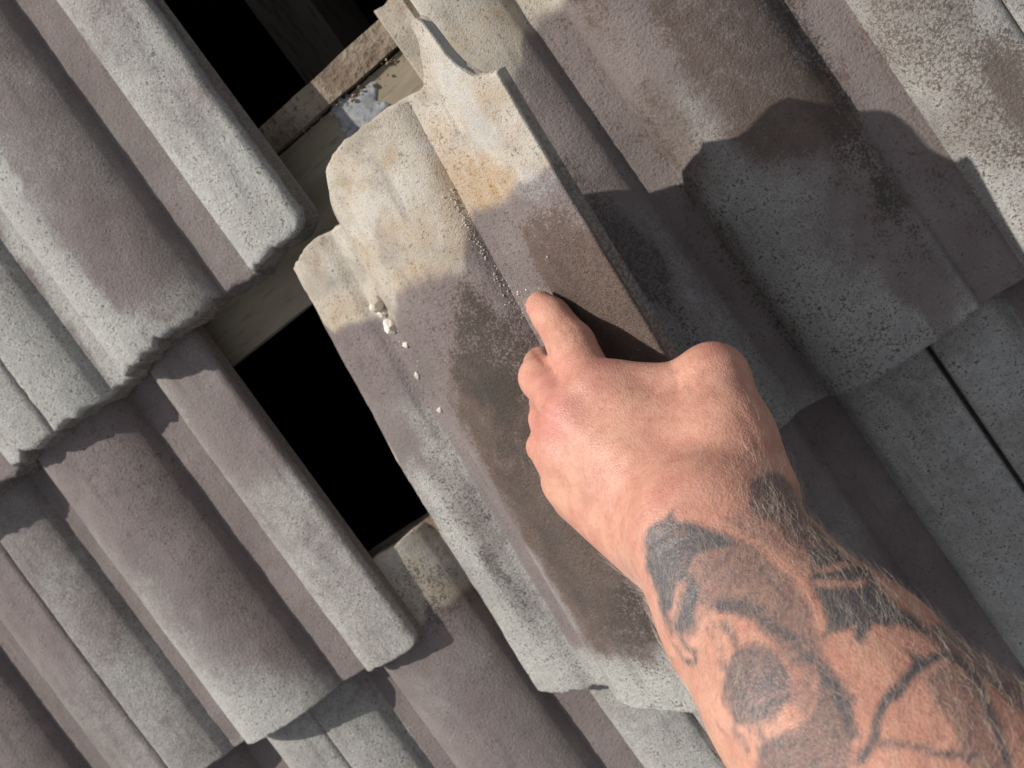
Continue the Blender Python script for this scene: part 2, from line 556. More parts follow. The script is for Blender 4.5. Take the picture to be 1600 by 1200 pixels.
# ring of tiles outside the view
for k, (u0, c) in enumerate(((0, 0), (-2, 0), (-4, 2), (-3, 1), (5, 1), (7, 1), (2, 4), (0, 4), (4, 4), (6, 4), (7, 3), (4, 0), (6, 0), (2, 0), (-3, 3), (-2, 4))):
    lay(Tile(60 + k, rough=.6), u0, c)

# timber under the gap
def beam(name, x0, x1, y0, y1, z0, z1, mat, seed, label=None, rz=0., amp=1.2, parent=None):
    nx, ny, nz = max(8, int((x1 - x0) / 9)), max(5, int((y1 - y0) / 6)), 4
    bx = []
    xs, ys, zs = np.linspace(x0, x1, nx), np.linspace(y0, y1, ny), np.linspace(z0, z1, nz)
    V, F, off = [], [], 0
    def face(a, b, fix, axis, flip):
        nonlocal off
        A, B = np.meshgrid(a, b, indexing='ij')
        pts = np.zeros(A.shape + (3,))
        ax = [i for i in range(3) if i != axis]
        pts[..., ax[0]], pts[..., ax[1]], pts[..., axis] = A, B, fix
        n0, n1 = A.shape
        idx = np.arange(n0 * n1).reshape(n0, n1) + off
        f = np.stack([idx[:-1, :-1], idx[1:, :-1], idx[1:, 1:], idx[:-1, 1:]], -1).reshape(-1, 4)
        F.append(f[:, ::-1] if flip else f)
        V.append(pts.reshape(-1, 3))
        off += n0 * n1
    face(xs, ys, z1, 2, False); face(xs, ys, z0, 2, True)
    face(xs, zs, y0, 1, False); face(xs, zs, y1, 1, True)
    face(ys, zs, x1, 0, False); face(ys, zs, x0, 0, True)
    V = np.concatenate(V)
    cen = np.array([(x0 + x1) / 2, (y0 + y1) / 2, (z0 + z1) / 2])
    for i in range(3):
        V[:, i] += (fbm(V[:, 0] / 25, V[:, 1] / 9, V[:, 2] / 9, seed + i, 3) - .5) * amp
    o = mesh_obj(name, (V - cen) * MM, np.concatenate(F), mat, parent or roof, smooth=False)
    o.location = Vector(cen) * MM
    o.rotation_euler.z = math.radians(rz)
    if label:
        o['label'] = label
    return o

beam('timber_board', 60, 700, 278, 383, -72, -52, M_BOARD, 5, 'pale timber board crossing the gap')
beam('batten', 40, 720, 385.5, 408, -70, -46, M_BATTEN, 9, 'dusty brown batten above the pale board', amp=2.4)
beam('batten', -300, 900, 52, 76, -66, -44, M_BATTEN, 12, amp=3)
beam('batten', -300, 900, 700, 725, -66, -44, M_BATTEN, 14, amp=3)
for k, x in enumerate((-260, 385, 1010)):
    beam('rafter', x - 25, x + 25, -500, 1000, -330, -200, M_RAFTER, 30 + k, amp=1.5)

# grey mortar smear stuck on the board
def smear(px, py, size, seed, col):
    ray = CAM_R.T @ np.array([(px - 800) / FPX, (py - 600) / FPX, 1.])
    c = CAM_C + ray * ((-51.6 - CAM_C[2]) / ray[2])
    n = 40
    a = np.linspace(0, 2 * np.pi, n, endpoint=False)
    V, F = [(0, 0, 1.0)], []
    for k, q in enumerate((.4, .75, .95, 1.0)):
        r = q * (.25 + 1.5 * fbm(np.cos(a) * 2.4 + seed, np.sin(a) * 2.4, 0, seed, 4))
        z = (1.0, .8, .4, -.6)[k]
        V += [(x, y, z + .25 * w) for x, y, w in zip(r * np.cos(a) * size[0], r * np.sin(a) * size[1], np.random.RandomState(seed + k).rand(n))]
    F += [(0, 1 + i, 1 + (i + 1) % n) for i in range(n)]
    for k in range(3):
        F += [(1 + k * n + i, 1 + (k + 1) * n + i, 1 + (k + 1) * n + (i + 1) % n, 1 + k * n + (i + 1) % n) for i in range(n)]
    o = mesh_obj('mortar_smear', np.array(V) * MM, F, col, roof)
    o.location = Vector(c) * MM
    return o
M_SMEAR = simple_material('blue_grey_mortar', (.20, .205, .215), (.36, .365, .37), (.13, .13, .135), 45, .9, .5, .0008)
smear(556, 178, (21, 17), 4, M_SMEAR)

# roof void: open topped dark box, added with the felt sheet to keep sky light out
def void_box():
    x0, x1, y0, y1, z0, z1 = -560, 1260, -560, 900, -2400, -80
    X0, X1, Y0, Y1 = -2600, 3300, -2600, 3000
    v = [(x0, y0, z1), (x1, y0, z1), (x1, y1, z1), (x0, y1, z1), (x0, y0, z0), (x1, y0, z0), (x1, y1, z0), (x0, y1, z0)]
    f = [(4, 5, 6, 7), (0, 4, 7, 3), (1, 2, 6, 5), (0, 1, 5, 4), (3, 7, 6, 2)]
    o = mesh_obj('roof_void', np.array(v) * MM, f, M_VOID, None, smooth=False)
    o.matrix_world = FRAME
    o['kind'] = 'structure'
    w = [(X0, Y0, z1), (X1, Y0, z1), (X1, Y1, z1), (X0, Y1, z1), (x0, y0, z1), (x1, y0, z1), (x1, y1, z1), (x0, y1, z1)]
    g = [(0, 1, 5, 4), (1, 2, 6, 5), (2, 3, 7, 6), (3, 0, 4, 7)]
    q = mesh_obj('underlay', np.array(w) * MM, g, M_FELT, None, smooth=False)
    q.matrix_world = FRAME
    q['kind'] = 'structure'
void_box()

# ------------------------------------------------------------------ the tile being lifted
def rotv(r):
    th = np.linalg.norm(r)
    k = r / th
    K = np.array([[0, -k[2], k[1]], [k[2], 0, -k[0]], [-k[1], k[0], 0]])
    return np.eye(3) + math.sin(th) * K + (1 - math.cos(th)) * K @ K
HELD_R = rotv(np.array([.003, -.566, -.160]))
HELD_HS, HELD_OFF = .66, -7.0
HELD_T = np.array([344.1, -101.5, 34.3])
head = ([UL, -.30, .03, .07, .10, .25, .41, .68, .82, .90, .96, 1.0, 1.08, 1.13, 1.17, 1.24, 1.34, 1.46],
        [396, 404, 407, 412, 418, 440, 446, 449, 447, 449, 466, 475, 478, 472, 446, 435, 432, 430])
ht = Tile(41, taper=.115, hs=HELD_HS, off=HELD_OFF, arris=.6, rough=1.5, head=head, tan_at=([-.54, -.43, -.2, .05, .25, .67, .80, 1.0, 1.32, 1.46], [364, 340, 338, 330, 338, 352, 380, 372, 381, 384]), flange=.035, corner=8, th_tail=12, th_head=8.5, raw_tail=.8, raw_head=.12, left_raw=.0,
          worn=dict(moss=.12, roll=-.15, edge=-.8, pan=-.05),
          blobs=((TAN, -.55, 180, .03, 170, .9), (WHT, 1.13, 425, .13, 34, .55), (WHT, 1.42, 392, .05, 26, .5), (WHT, .45, 400, .3, 30, .22), (WHT, 1.3, 372, .16, 12, .4), (WHT, -.46, 380, .1, 14, .45), (ORA, 1.06, 385, .14, 26, .62), (ORA, .86, 392, .14, 46, .5), (ORA, .45, 352, .3, 18, .5), (ORA, -.28, 340, .16, 34, .45), (ORA, .2, 395, .2, 30, .25), (RAW_SHADE, -.35, 375, .14, 14, .35),  # grey and bloom at the left head corner stand in for its shade
                 (BL, 1.22, 318, .30, 34, 1.1), (BL, 1.24, 275, .32, 60, 1.2), (BL, .55, 275, .24, 60, 1.0), (BL, .42, 200, .26, 100, .95), (BL, .52, 105, .42, 72, 1.0), (BL, .3, 150, .22, 70, .8), (BL, .2, 235, .1, 50, .5),
                 (BLK, .54, 285, .22, 44, .75), (BLK, .52, 240, .14, 40, .55), (BLK, 1.15, 300, .14, 36, .4), (BLK, .56, 85, .24, 36, .6), (BLK, -.28, 175, .10, 80, .5), (BLK, -.3, 90, .09, 50, .5), (BLK, .32, 200, .14, 50, .4), (BLK, .30, 120, .10, 40, .45),
                 (RW, -.42, 110, .14, 120, .4), (RW, .3, 20, .6, 42, .8), (RW, .1, 320, .6, 60, -.6), (RW, -.45, 260, .2, 60, -.5), (RW, 1.2, 370, .4, 30, -.8)))
held = ht.build('lifted_tile', None, M_TILE)
hm = Matrix.Identity(4)
for i in range(3):
    for j in range(3):
        hm[i][j] = HELD_R[i][j]
    hm[i][3] = HELD_T[i] * MM
held.matrix_world = FRAME @ hm
held['label'] = 'loose roof tile lifted by the hand, tan broken head and brown stains'
held['category'] = 'roof tile'

def held_pt(u, v, dz=0.):
    return HELD_R @ np.array([u * P, v, float(profile(u, HELD_HS, HELD_OFF)) + dz]) + HELD_T

def held_hit(px, py):
    """where a sight line of the photograph meets the top of the lifted tile"""
    ray = CAM_R.T @ np.array([(px - 800) / FPX, (py - 600) / FPX, 1.])
    d = np.arange(400, 760, .4)
    q = (CAM_C + d[:, None] * ray - HELD_T) @ HELD_R
    k = np.argmax(q[:, 2] < profile(q[:, 0] / P, HELD_HS, HELD_OFF) + 1.0)
    return q[k, 0] / P, q[k, 1]

# mortar crumbs lying in the pan of the lifted tile
def crumb(size, seed):
    import bmesh
    bm = bmesh.new()
    bmesh.ops.create_icosphere(bm, subdivisions=3, radius=1)
    p = np.array([v.co[:] for v in bm.verts])
    st = np.random.RandomState(seed).uniform(.7, 1.25, 3)
    r = .62 + .75 * fbm(p[:, 0] * 1.1 + seed, p[:, 1] * 1.1, p[:, 2] * 1.1, seed, 4)
    q = np.floor(r * 9) / 9 * .5 + r * .5
    rs = np.random.RandomState(seed + 1)
    p = p * q[:, None]
    for k in range(13):
        n_ = rs.normal(size=3); n_ /= np.linalg.norm(n_)
        p = p - np.maximum(0, p @ n_ - rs.uniform(.42, .72))[:, None] * n_
    p = p * 1.5 * st * np.array(size)
    f = [[v.index for v in g.verts] for g in bm.faces]
    bm.free()
    return p, f
CR = [((590, 470), (5.4, 5.8, 4.2), 'largest pale mortar crumb, topmost in the groove of the lifted tile'),
      ((600, 488), (2.8, 4.2, 2.6), 'narrow tan mortar crumb just below the largest one'),
      ((613, 512), (4.4, 4.6, 3.4), 'tan mortar crumb with a flat face, third from the top of the groove'),
      ((635, 538), (2.8, 2.8, 2.2), 'small bright white crumb, fourth down the groove'),
      ((653, 585), (2.6, 3.0, 2.0), 'small white crumb, lowest of the pale ones in the groove'),
      ((690, 640), (2.3, 2.6, 1.8), 'grey speck of mortar alone low in the groove')]
for k, (pxy, sz, lab) in enumerate(CR):
    u, v = held_hit(*pxy)
    p, f = crumb(sz, 100 + k)
    o = mesh_obj('mortar_crumb', p * MM, f, M_CRUMB, None, smooth=False)
    c = held_pt(u, v, sz[2] * .75)
    o.matrix_world = FRAME @ Matrix.Translation(Vector(c) * MM) @ Matrix.Rotation(k * 1.3, 4, 'Z')
    o['label'] = lab
    o['category'] = 'mortar crumb'
    o['group'] = 'mortar crumbs in the groove of the lifted tile'

def grit(name, pts, rs, mat, label):
    V, F, off = [], [], 0
    rg = np.random.RandomState(3)
    base = np.array([[1, 0, 0], [-1, 0, 0], [0, 1, 0], [0, -1, 0], [0, 0, 1], [0, 0, -1]], float)
    tri = np.array([[0, 2, 4], [2, 1, 4], [1, 3, 4], [3, 0, 4], [2, 0, 5], [1, 2, 5], [3, 1, 5], [0, 3, 5]])
    for q, r in zip(pts, rs):
        V.append(q + base * r * rg.uniform(.6, 1.3, (6, 1)))
        F.append(tri + off)
        off += 6
    V = np.concatenate(V)
    o = mesh_obj(name, V * MM, np.concatenate(F), mat, None, smooth=False)
    o.matrix_world = FRAME
    o['kind'] = 'stuff'
    o['label'] = label
    o['category'] = 'grit'
rg = np.random.RandomState(5)
gp, gr = [], []
for k in range(420):
    t = rg.rand()
    if t < .45:
        q = rg.rand()
        u, v = held_hit(700 + 92 * q + rg.normal() * 5, 300 + 160 * q + rg.normal() * 5)
    elif t < .65:
        q = rg.rand()
        u, v = held_hit(585 + 130 * q + rg.normal() * 6, 450 + 230 * q + rg.normal() * 6)
    elif t < .9:
        u, v = held_hit(818 + rg.normal() * 12, 470 + rg.normal() * 16)
    else:
        u, v = rg.uniform(.0, 1.4), rg.uniform(200, 400)
    r = .25 + .55 * rg.rand() ** 3
    gp.append(held_pt(u, v, r * .5 + .5))
    gr.append(r)
grit('mortar_grit', gp, gr, M_CRUMB, 'fine pale mortar grit scattered over the lifted tile')
gp, gr = [], []
for k in range(170):
    x = rg.uniform(300, 520)
    y = 384 + rg.normal() * 4
    r = .5 + 1.8 * rg.rand() ** 4
    gp.append(np.array([x, y, -49 + rg.normal() * 1.2])); gr.append(r)
grit('batten_debris', gp, gr, M_DUST, 'brown crumbs and dust along the joint of batten and board')

# ------------------------------------------------------------------ the person: hand and forearm
def cp(px, py, d):
    """point on the sight line of a measured pixel at a distance d along the lens axis"""
    return CAM_R.T @ np.array([(px - 800) / FPX * d, (py - 600) / FPX * d, d]) + CAM_C

VIEW = CAM_R[2]
def seg(p, a, b, ra, rb, flat=1.0, fdir=None):
    ab = b - a
    L2 = ab @ ab
    if flat != 1.0:
        f = fdir - ab * (fdir @ ab) / L2
        f = f / np.linalg.norm(f)
        p = p + np.outer((p - a) @ f, f) * (1 / flat - 1)
    t = np.clip(((p - a) @ ab) / L2, 0, 1)
    d = np.linalg.norm(p - a - t[:, None] * ab, axis=1)
    return d - (ra + (rb - ra) * t)

def smin(a, b, k):
    h = np.clip(.5 + .5 * (b - a) / k, 0, 1)
    return b + (a - b) * h - k * h * (1 - h)

WR = cp(1108, 830, 424)
# finger joints: metacarpal root, knuckle, middle joint, end joint, tip
FING = dict(
    index=([cp(1128, 802, 434), cp(928, 612, 492), cp(893, 540, 521), cp(862, 495, 539), cp(845, 478, 545)], [17, 15.2, 13.2, 10.8, 9.0]),
    middle=([cp(1104, 818, 431), cp(892, 650, 493), cp(846, 590, 534), cp(846, 570, 566), cp(866, 560, 580)], [17, 14.4, 12.6, 10.5, 8.5]),
    ring=([cp(1080, 842, 433), cp(880, 702, 497), cp(855, 655, 546), cp(852, 628, 582), cp(872, 620, 596)], [17, 13.2, 10.4, 9.4, 8]),
    little=([cp(1056, 866, 440), cp(884, 752, 502), cp(848, 698, 548), cp(850, 684, 580), cp(868, 676, 596)], [17, 12.2, 9.2, 8.2, 7]))
THUMB = ([cp(1165, 775, 436), cp(1113, 594, 472), cp(1092, 606, 530), cp(1020, 592, 578)], [20, 18.8, 13, 9.5])
ARM = [(1108, 830, 424, 37.5), (1187, 956, 398, 38.5), (1290, 1072, 362, 44), (1450, 1265, 322, 49), (1620, 1450, 302, 52), (1850, 1680, 300, 50), (2150, 1900, 330, 52), (2700, 2150, 420, 58)]

def body_sdf(p):
    d = None
    k = 14
    for (a, b) in zip(ARM[:-1], ARM[1:]):
        s_ = seg(p, cp(*a[:3]), cp(*b[:3]), a[3] / .985, b[3] / .985, .82, VIEW)
        d = s_ if d is None else smin(d, s_, k)
    for nm, (J, r) in FING.items():
        d = smin(d, seg(p, J[0], J[1], r[0], r[1]), 7.5)
        d = smin(d, seg(p, J[1] - VIEW * 1.6, J[1] - VIEW * 1.4 + .01, r[1] - 1.1, r[1] - 1.1), 6)
    # palm slab and heel of the hand
    d = smin(d, seg(p, cp(1085, 800, 446), cp(930, 690, 520), 26, 16.5), 11)
    d = smin(d, seg(p, cp(1040, 858, 446), cp(905, 775, 515), 21, 15), 10)
    # web and ball of the thumb
    J, r = THUMB
    th = seg(p, J[0], J[1], r[0], r[1])
    d = smin(d, th, 14)
    d = smin(d, seg(p, cp(1120, 690, 456), cp(985, 648, 489), 21, 17), 14)
    d = smin(d, seg(p, cp(1085, 610, 478), cp(968, 606, 491), 13, 13.5), 10)
    d = smin(d, seg(p, cp(1150, 690, 454), cp(1170, 770, 436), 17, 20), 10)
    tt = seg(p, J[1], J[2], r[1] - 2, r[2])
    tt = smin(tt, seg(p, J[2], J[3], r[2], r[3]), 4)
    d = smin(d, tt, 5)
    f = None
    for nm, (J, r) in FING.items():
        g = None
        for i in (1, 2, 3):
            s_ = seg(p, J[i], J[i + 1], r[i] - (1.2 if i == 1 else 0), r[i + 1])
            g = s_ if g is None else smin(g, s_, 3.0)
        f = g if f is None else smin(f, g, 1.6)
    d = smin(d, f, 3.2)
    return d

def surface_nets(fn, lo, hi, h):
    n = np.ceil((hi - lo) / h).astype(int) + 1
    cs = 6
    nc = np.ceil(n / cs).astype(int) + 1
    gx = [lo[i] + np.arange(nc[i]) * cs * h for i in range(3)]
    A = np.stack(np.meshgrid(*gx, indexing='ij'), -1)
    dc = fn(A.reshape(-1, 3)).reshape(nc)
    n = (nc - 1) * cs + 1
    D = np.repeat(np.repeat(np.repeat(dc, cs, 0), cs, 1), cs, 2)
    D = D[cs // 2:cs // 2 + n[0], cs // 2:cs // 2 + n[1], cs // 2:cs // 2 + n[2]].astype(np.float32)
    band = np.abs(D) < cs * h * 1.35
    ii = np.argwhere(band)
    out = np.empty(len(ii), np.float32)
    for s0 in range(0, len(ii), 400000):
        q = ii[s0:s0 + 400000]
        out[s0:s0 + 400000] = fn(lo + q * h)
    D[band] = out
    sgn = D < 0
    c = np.zeros(np.array(D.shape) - 1, np.int8)
    for a in (0, 1):
        for b in (0, 1):
            for e in (0, 1):
                c += sgn[a:D.shape[0] - 1 + a, b:D.shape[1] - 1 + b, e:D.shape[2] - 1 + e]
    cell = (c > 0) & (c < 8)
    ci = np.argwhere(cell)
    vid = np.full(cell.shape, -1, np.int64)
    vid[cell] = np.arange(len(ci))
    acc = np.zeros((len(ci), 3))
    cnt = np.zeros(len(ci))
    for ax in range(3):
        o2 = [i for i in range(3) if i != ax]
        for a in (0, 1):
            for b in (0, 1):
                s0 = np.zeros(3, int); s0[o2[0]] = a; s0[o2[1]] = b
                s1 = s0.copy(); s1[ax] = 1
                q0, q1 = ci + s0, ci + s1
                d0, d1 = D[tuple(q0.T)], D[tuple(q1.T)]
                x = (d0 < 0) != (d1 < 0)
                t = d0 / np.where(d0 == d1, 1, d0 - d1)
                pt = q0 + (q1 - q0) * t[:, None]
                acc[x] += pt[x]
                cnt[x] += 1
    V = lo + acc / cnt[:, None] * h
    F = []
    for ax in range(3):
        u_, w_ = [i for i in range(3) if i != ax]
        sl0 = [slice(None)] * 3; sl1 = [slice(None)] * 3
        sl0[ax] = slice(0, -1); sl1[ax] = slice(1, None)
        s0, s1 = sgn[tuple(sl0)], sgn[tuple(sl1)]
        e = np.argwhere(s0 != s1)
        e = e[(e[:, u_] > 0) & (e[:, w_] > 0) & (e[:, u_] < vid.shape[u_]) & (e[:, w_] < vid.shape[w_])]
        inside = sgn[tuple(e.T)]
        def g(a, b):
            q = e.copy(); q[:, u_] -= a; q[:, w_] -= b
            return vid[tuple(q.T)]
        f = np.stack([g(0, 0), g(1, 0), g(1, 1), g(0, 1)], -1)
        flip = inside ^ (ax == 1)
        f[~flip] = f[~flip][:, ::-1]
        F.append(f)
    F = np.concatenate(F)
    F = F[(F >= 0).all(1)]
    return V, F

def arm_mesh():
    pts = [cp(*a[:3]) for a in ARM[:-1]]
    for J, r in FING.values():
        pts += J
    pts += THUMB[0]
    pts = np.array(pts + [cp(*ARM[-1][:3])])
    lo, hi = pts.min(0) - 66, pts.max(0) + 66
    V, F = surface_nets(body_sdf, lo, hi, 1.9)
    # Laplacian smoothing keeps the voxel steps out
    E = np.concatenate([F[:, [0, 1]], F[:, [1, 2]], F[:, [2, 3]], F[:, [3, 0]]])
    E = np.concatenate([E, E[:, ::-1]])
    for it in range(5):
        acc = np.zeros_like(V)
        for i in range(3):
            acc[:, i] = np.bincount(E[:, 0], V[E[:, 1], i], len(V))
        cn = np.bincount(E[:, 0], minlength=len(V))
        V = V + .5 * (acc / np.maximum(1, cn)[:, None] - V)
    return V, F
AV, AF = arm_mesh()

def vert_normals(V, F):
    fn = np.cross(V[F[:, 2]] - V[F[:, 0]], V[F[:, 3]] - V[F[:, 1]])
    N = np.zeros_like(V)
    for i in range(3):
        for k in range(4):
            N[:, i] += np.bincount(F[:, k], fn[:, i], len(V))
    return N / (np.linalg.norm(N, axis=1, keepdims=True) + 1e-12)
AN = vert_normals(AV, AF)

def to_px(V):
    c = (V - CAM_C) @ CAM_R.T
    return np.stack([c[:, 0] / c[:, 2] * FPX + 800, c[:, 1] / c[:, 2] * FPX + 600], -1), c[:, 2]
APX, ADEP = to_px(AV)
AFACE = -(AN * ((AV - CAM_C) / np.linalg.norm(AV - CAM_C, axis=1, keepdims=True))).sum(1)

def poly_sd(P2, poly):
    poly = np.array(poly, float)
    d = np.full(len(P2), 1e9)
    ins = np.zeros(len(P2), bool)
    for a, b in zip(poly, np.roll(poly, -1, 0)):
        ab = b - a
        t = np.clip(((P2 - a) @ ab) / (ab @ ab), 0, 1)
        d = np.minimum(d, np.hypot(*(P2 - a - t[:, None] * ab).T))
        c1 = (a[1] <= P2[:, 1]) & (b[1] > P2[:, 1])
        c2 = (b[1] <= P2[:, 1]) & (a[1] > P2[:, 1])
        cr = ab[0] * (P2[:, 1] - a[1]) - ab[1] * (P2[:, 0] - a[0])
        ins ^= (c1 & (cr < 0)) | (c2 & (cr > 0))
    return np.where(ins, -d, d)

def line_sd(P2, pts, w):
    pts = np.array(pts, float)
    d = np.full(len(P2), 1e9)
    for a, b in zip(pts[:-1], pts[1:]):
        ab = b - a
        t = np.clip(((P2 - a) @ ab) / (ab @ ab), 0, 1)
        d = np.minimum(d, np.hypot(*(P2 - a - t[:, None] * ab).T))
    return d - w / 2

def A5(*pts): return [(750 + x * .375, 750 + y * .375) for x, y in pts]
def A6(*pts): return [(1100 + x * .375, 750 + y * .375) for x, y in pts]
# skin folds: shallow grooves pressed into the mesh along measured lines
FOLDS = [([(824, 532), (836, 548), (852, 568)], .9, 4.5), ([(870, 506), (884, 518), (890, 534)], .45, 3.5), ([(880, 500), (896, 514), (903, 532)], .4, 3.5),
         ([(862, 520), (872, 530), (876, 542)], .35, 3.5), ([(1046, 566), (1056, 580), (1058, 606)], .8, 6), ([(1062, 562), (1074, 578), (1078, 600)], .45, 5),
         ([(842, 628), (858, 640), (872, 645)], .5, 4.5), ([(838, 676), (856, 684)], .45, 4.5), ([(1150, 640), (1175, 668), (1186, 700)], .35, 6), ([(1000, 860), (1060, 822), (1120, 790)], .35, 7), ([(1012, 876), (1080, 838)], .3, 6)]
dip = np.zeros(len(AV))
for pts_, dep_, w_ in FOLDS:
    dip += dep_ * np.exp(-(np.maximum(0, line_sd(APX, pts_, 0)) / w_) ** 2) * (AFACE > .05)
AV = AV - AN * dip[:, None]
AN = vert_normals(AV, AF)

def A7(*pts): return [(750 + x / 1.5, 400 + y / 1.5) for x, y in pts]
INK_AND_SHADE = [
    ('p', A7((560, 612), (650, 580), (760, 640), (800, 710), (760, 760), (700, 690), (620, 655)), .34),
    ('p', A7((385, 650), (430, 640), (560, 640), (650, 680), (725, 755), (775, 830), (805, 930), (795, 985), (740, 965), (690, 905), (630, 850), (565, 815), (520, 850), (505, 890), (450, 890), (420, 830), (395, 740)), .60),
    ('p', A7((382, 660), (400, 630), (435, 612), (455, 590), (470, 618), (520, 628), (575, 650), (600, 675), (550, 685), (515, 700), (500, 725), (482, 765), (465, 800), (432, 858), (415, 805), (395, 740)), .92),
    ('p', A7((478, 735), (512, 735), (518, 800), (508, 862), (470, 895), (450, 872), (478, 815)), .92),
    ('s', A7((470, 770), (452, 835)), 11, .85), ('s', A7((528, 770), (560, 800)), 16, .6), ('s', A7((530, 840), (560, 930)), 34, .7), ('s', A7((600, 780), (650, 800)), 14, .45), ('s', A7((640, 700), (700, 770)), 10, .35),
    ('l', A7((570, 812), (650, 832), (720, 882), (792, 965)), 26, .85), ('l', A7((590, 690), (660, 740), (720, 800)), 15, .75), ('l', A7((560, 720), (640, 780)), 10, .7),
    ('p', A7((592, 925), (640, 900), (700, 920), (732, 970), (728, 1040), (700, 1092), (640, 1102), (590, 1092), (568, 1030), (575, 960)), .76),
    ('s', A7((650, 1045), (715, 1020)), 14, .45),
    ('l', A7((572, 860), (588, 895), (602, 935)), 9, .9), ('l', A7((548, 950), (585, 972)), 7, .6), ('l', A7((470, 895), (500, 925), (505, 955), (482, 945)), 8, .75), ('l', A7((455, 910), (480, 950), (500, 962)), 6, .6),
    ('p', A7((800, 955), (850, 1030), (875, 1100), (862, 1230), (640, 1230), (640, 1150), (740, 1110), (790, 1060)), .68),
    ('l', A7((800, 970), (850, 1050), (865, 1120)), 26, .8), ('s', A7((660, 915), (700, 1000)), 10, .35), ('p', A7((700, 900), (800, 960), (840, 1040), (760, 1090), (720, 1050), (740, 970)), .42),
    ('p', A7((620, 560), (640, 525), (690, 505), (730, 530), (765, 600), (835, 680), (860, 725), (775, 700), (720, 660), (680, 622), (640, 600)), .66),
    ('p', A7((768, 690), (840, 686), (905, 740), (965, 800), (1050, 875), (1080, 908), (1000, 872), (940, 860), (918, 862), (902, 900), (880, 897), (872, 866), (830, 876), (798, 902), (815, 860), (780, 780)), .94),
    ('s', A7((788, 738), (830, 726), (875, 722)), 12, .9), ('s', A7((800, 772), (845, 766), (892, 760)), 12, .85),
    ('l', A7((892, 1178), (930, 1090), (985, 1010), (1025, 965), (1060, 945), (1105, 935), (1140, 960), (1165, 1010)), 17, .92),
    ('p', A7((998, 920), (1045, 946), (1022, 975)), .92), ('l', A7((935, 1138), (1010, 1150), (1085, 1160), (1160, 1175)), 11, .8),
    ('p', A7((1035, 985), (1105, 955), (1160, 1010), (1230, 1130), (1260, 1230), (1160, 1230), (1105, 1110), (1060, 1040)), .50),  # this band and its edge stroke paint in the forearm's shade
    ('l', A7((1160, 1000), (1200, 1080), (1240, 1200)), 17, .8), ('l', A7((1080, 895), (1180, 955), (1280, 1040)), 42, .62),
    ('l', A7((655, 1110), (672, 1150), (676, 1230)), 9, .75), ('l', A7((590, 1100), (620, 1160)), 8, .5),
    ('p', A7((640, 1230), (760, 1190), (860, 1230), (860, 1400), (660, 1400)), .6), ('l', A7((900, 1240), (1200, 1420)), 40, .6),
]
# fine needle strokes inside the shaded areas
_rg = np.random.RandomState(12)
for _k in range(110):
    _x, _y = _rg.uniform(985, 1330), _rg.uniform(830, 1190)
    _a = math.radians(58 + _rg.normal() * 22)
    _l = _rg.uniform(18, 46)
    _c = _rg.uniform(-8, 8)
    INK_AND_SHADE.append(('l', [(_x, _y), (_x + .5 * _l * math.cos(_a) + _c, _y + .5 * _l * math.sin(_a)), (_x + _l * math.cos(_a), _y + _l * math.sin(_a))], _rg.uniform(2, 6), _rg.uniform(.25, .6)) if _rg.rand() < .6 else
               ('s', [(_x, _y), (_x + _l * math.cos(_a), _y + _l * math.sin(_a))], _rg.uniform(2, 6), _rg.uniform(.2, .5)))
wx = (fbm(AV[:, 0] / 9, AV[:, 1] / 9, AV[:, 2] / 9, 91, 3) - .5) * 22
wy = (fbm(AV[:, 0] / 9, AV[:, 1] / 9, AV[:, 2] / 9, 95, 3) - .5) * 22
Q = APX + np.stack([wx, wy], -1)
ink = np.zeros(len(AV))
for it in INK_AND_SHADE:
    bb = np.array(it[1])
    near = np.nonzero((np.abs(Q - (bb.max(0) + bb.min(0)) / 2) < (bb.max(0) - bb.min(0)) / 2 + 45).all(1))[0]
    if not len(near):
        continue
    Qa, Q = Q, Q[near]
    if it[0] == 'p':
        sd, stg = poly_sd(Q, it[1]), it[2]
    else:
        sd, stg = line_sd(Q, it[1], it[2]), it[3]
    Q = Qa
    wd = 7 if it[0] == 'p' or it[2] > 8 else 3.5
    mval = stg * (1 - sstep(-wd, wd, sd))
    ink[near] = np.minimum(ink[near], 1 - mval) if it[0] == 's' else np.maximum(ink[near], mval)
ink *= sstep(-.1, .25, AFACE) * (.86 + .4 * fbm(AV[:, 0] / 12, AV[:, 1] / 12, AV[:, 2] / 12, 77, 4))
ink = np.clip(ink * 1.04, 0, 1)
red = np.zeros(len(AV))
for (x, y, r, st) in ((885, 590, 60, .6), (850, 690, 55, .75), (1100, 760, 90, .45), (1010, 800, 80, .35), (1120, 560, 60, .35), (870, 640, 40, .5), (840, 470, 26, .5), (820, 590, 30, .5), (1390, 1010, 90, .5), (950, 560, 60, .3)):
    red += st * np.exp(-((APX[:, 0] - x) ** 2 + (APX[:, 1] - y) ** 2) / r ** 2)
red *= .65
red += (fbm(AV[:, 0] / 18, AV[:, 1] / 18, AV[:, 2] / 18, 17, 4) - .5) * .7

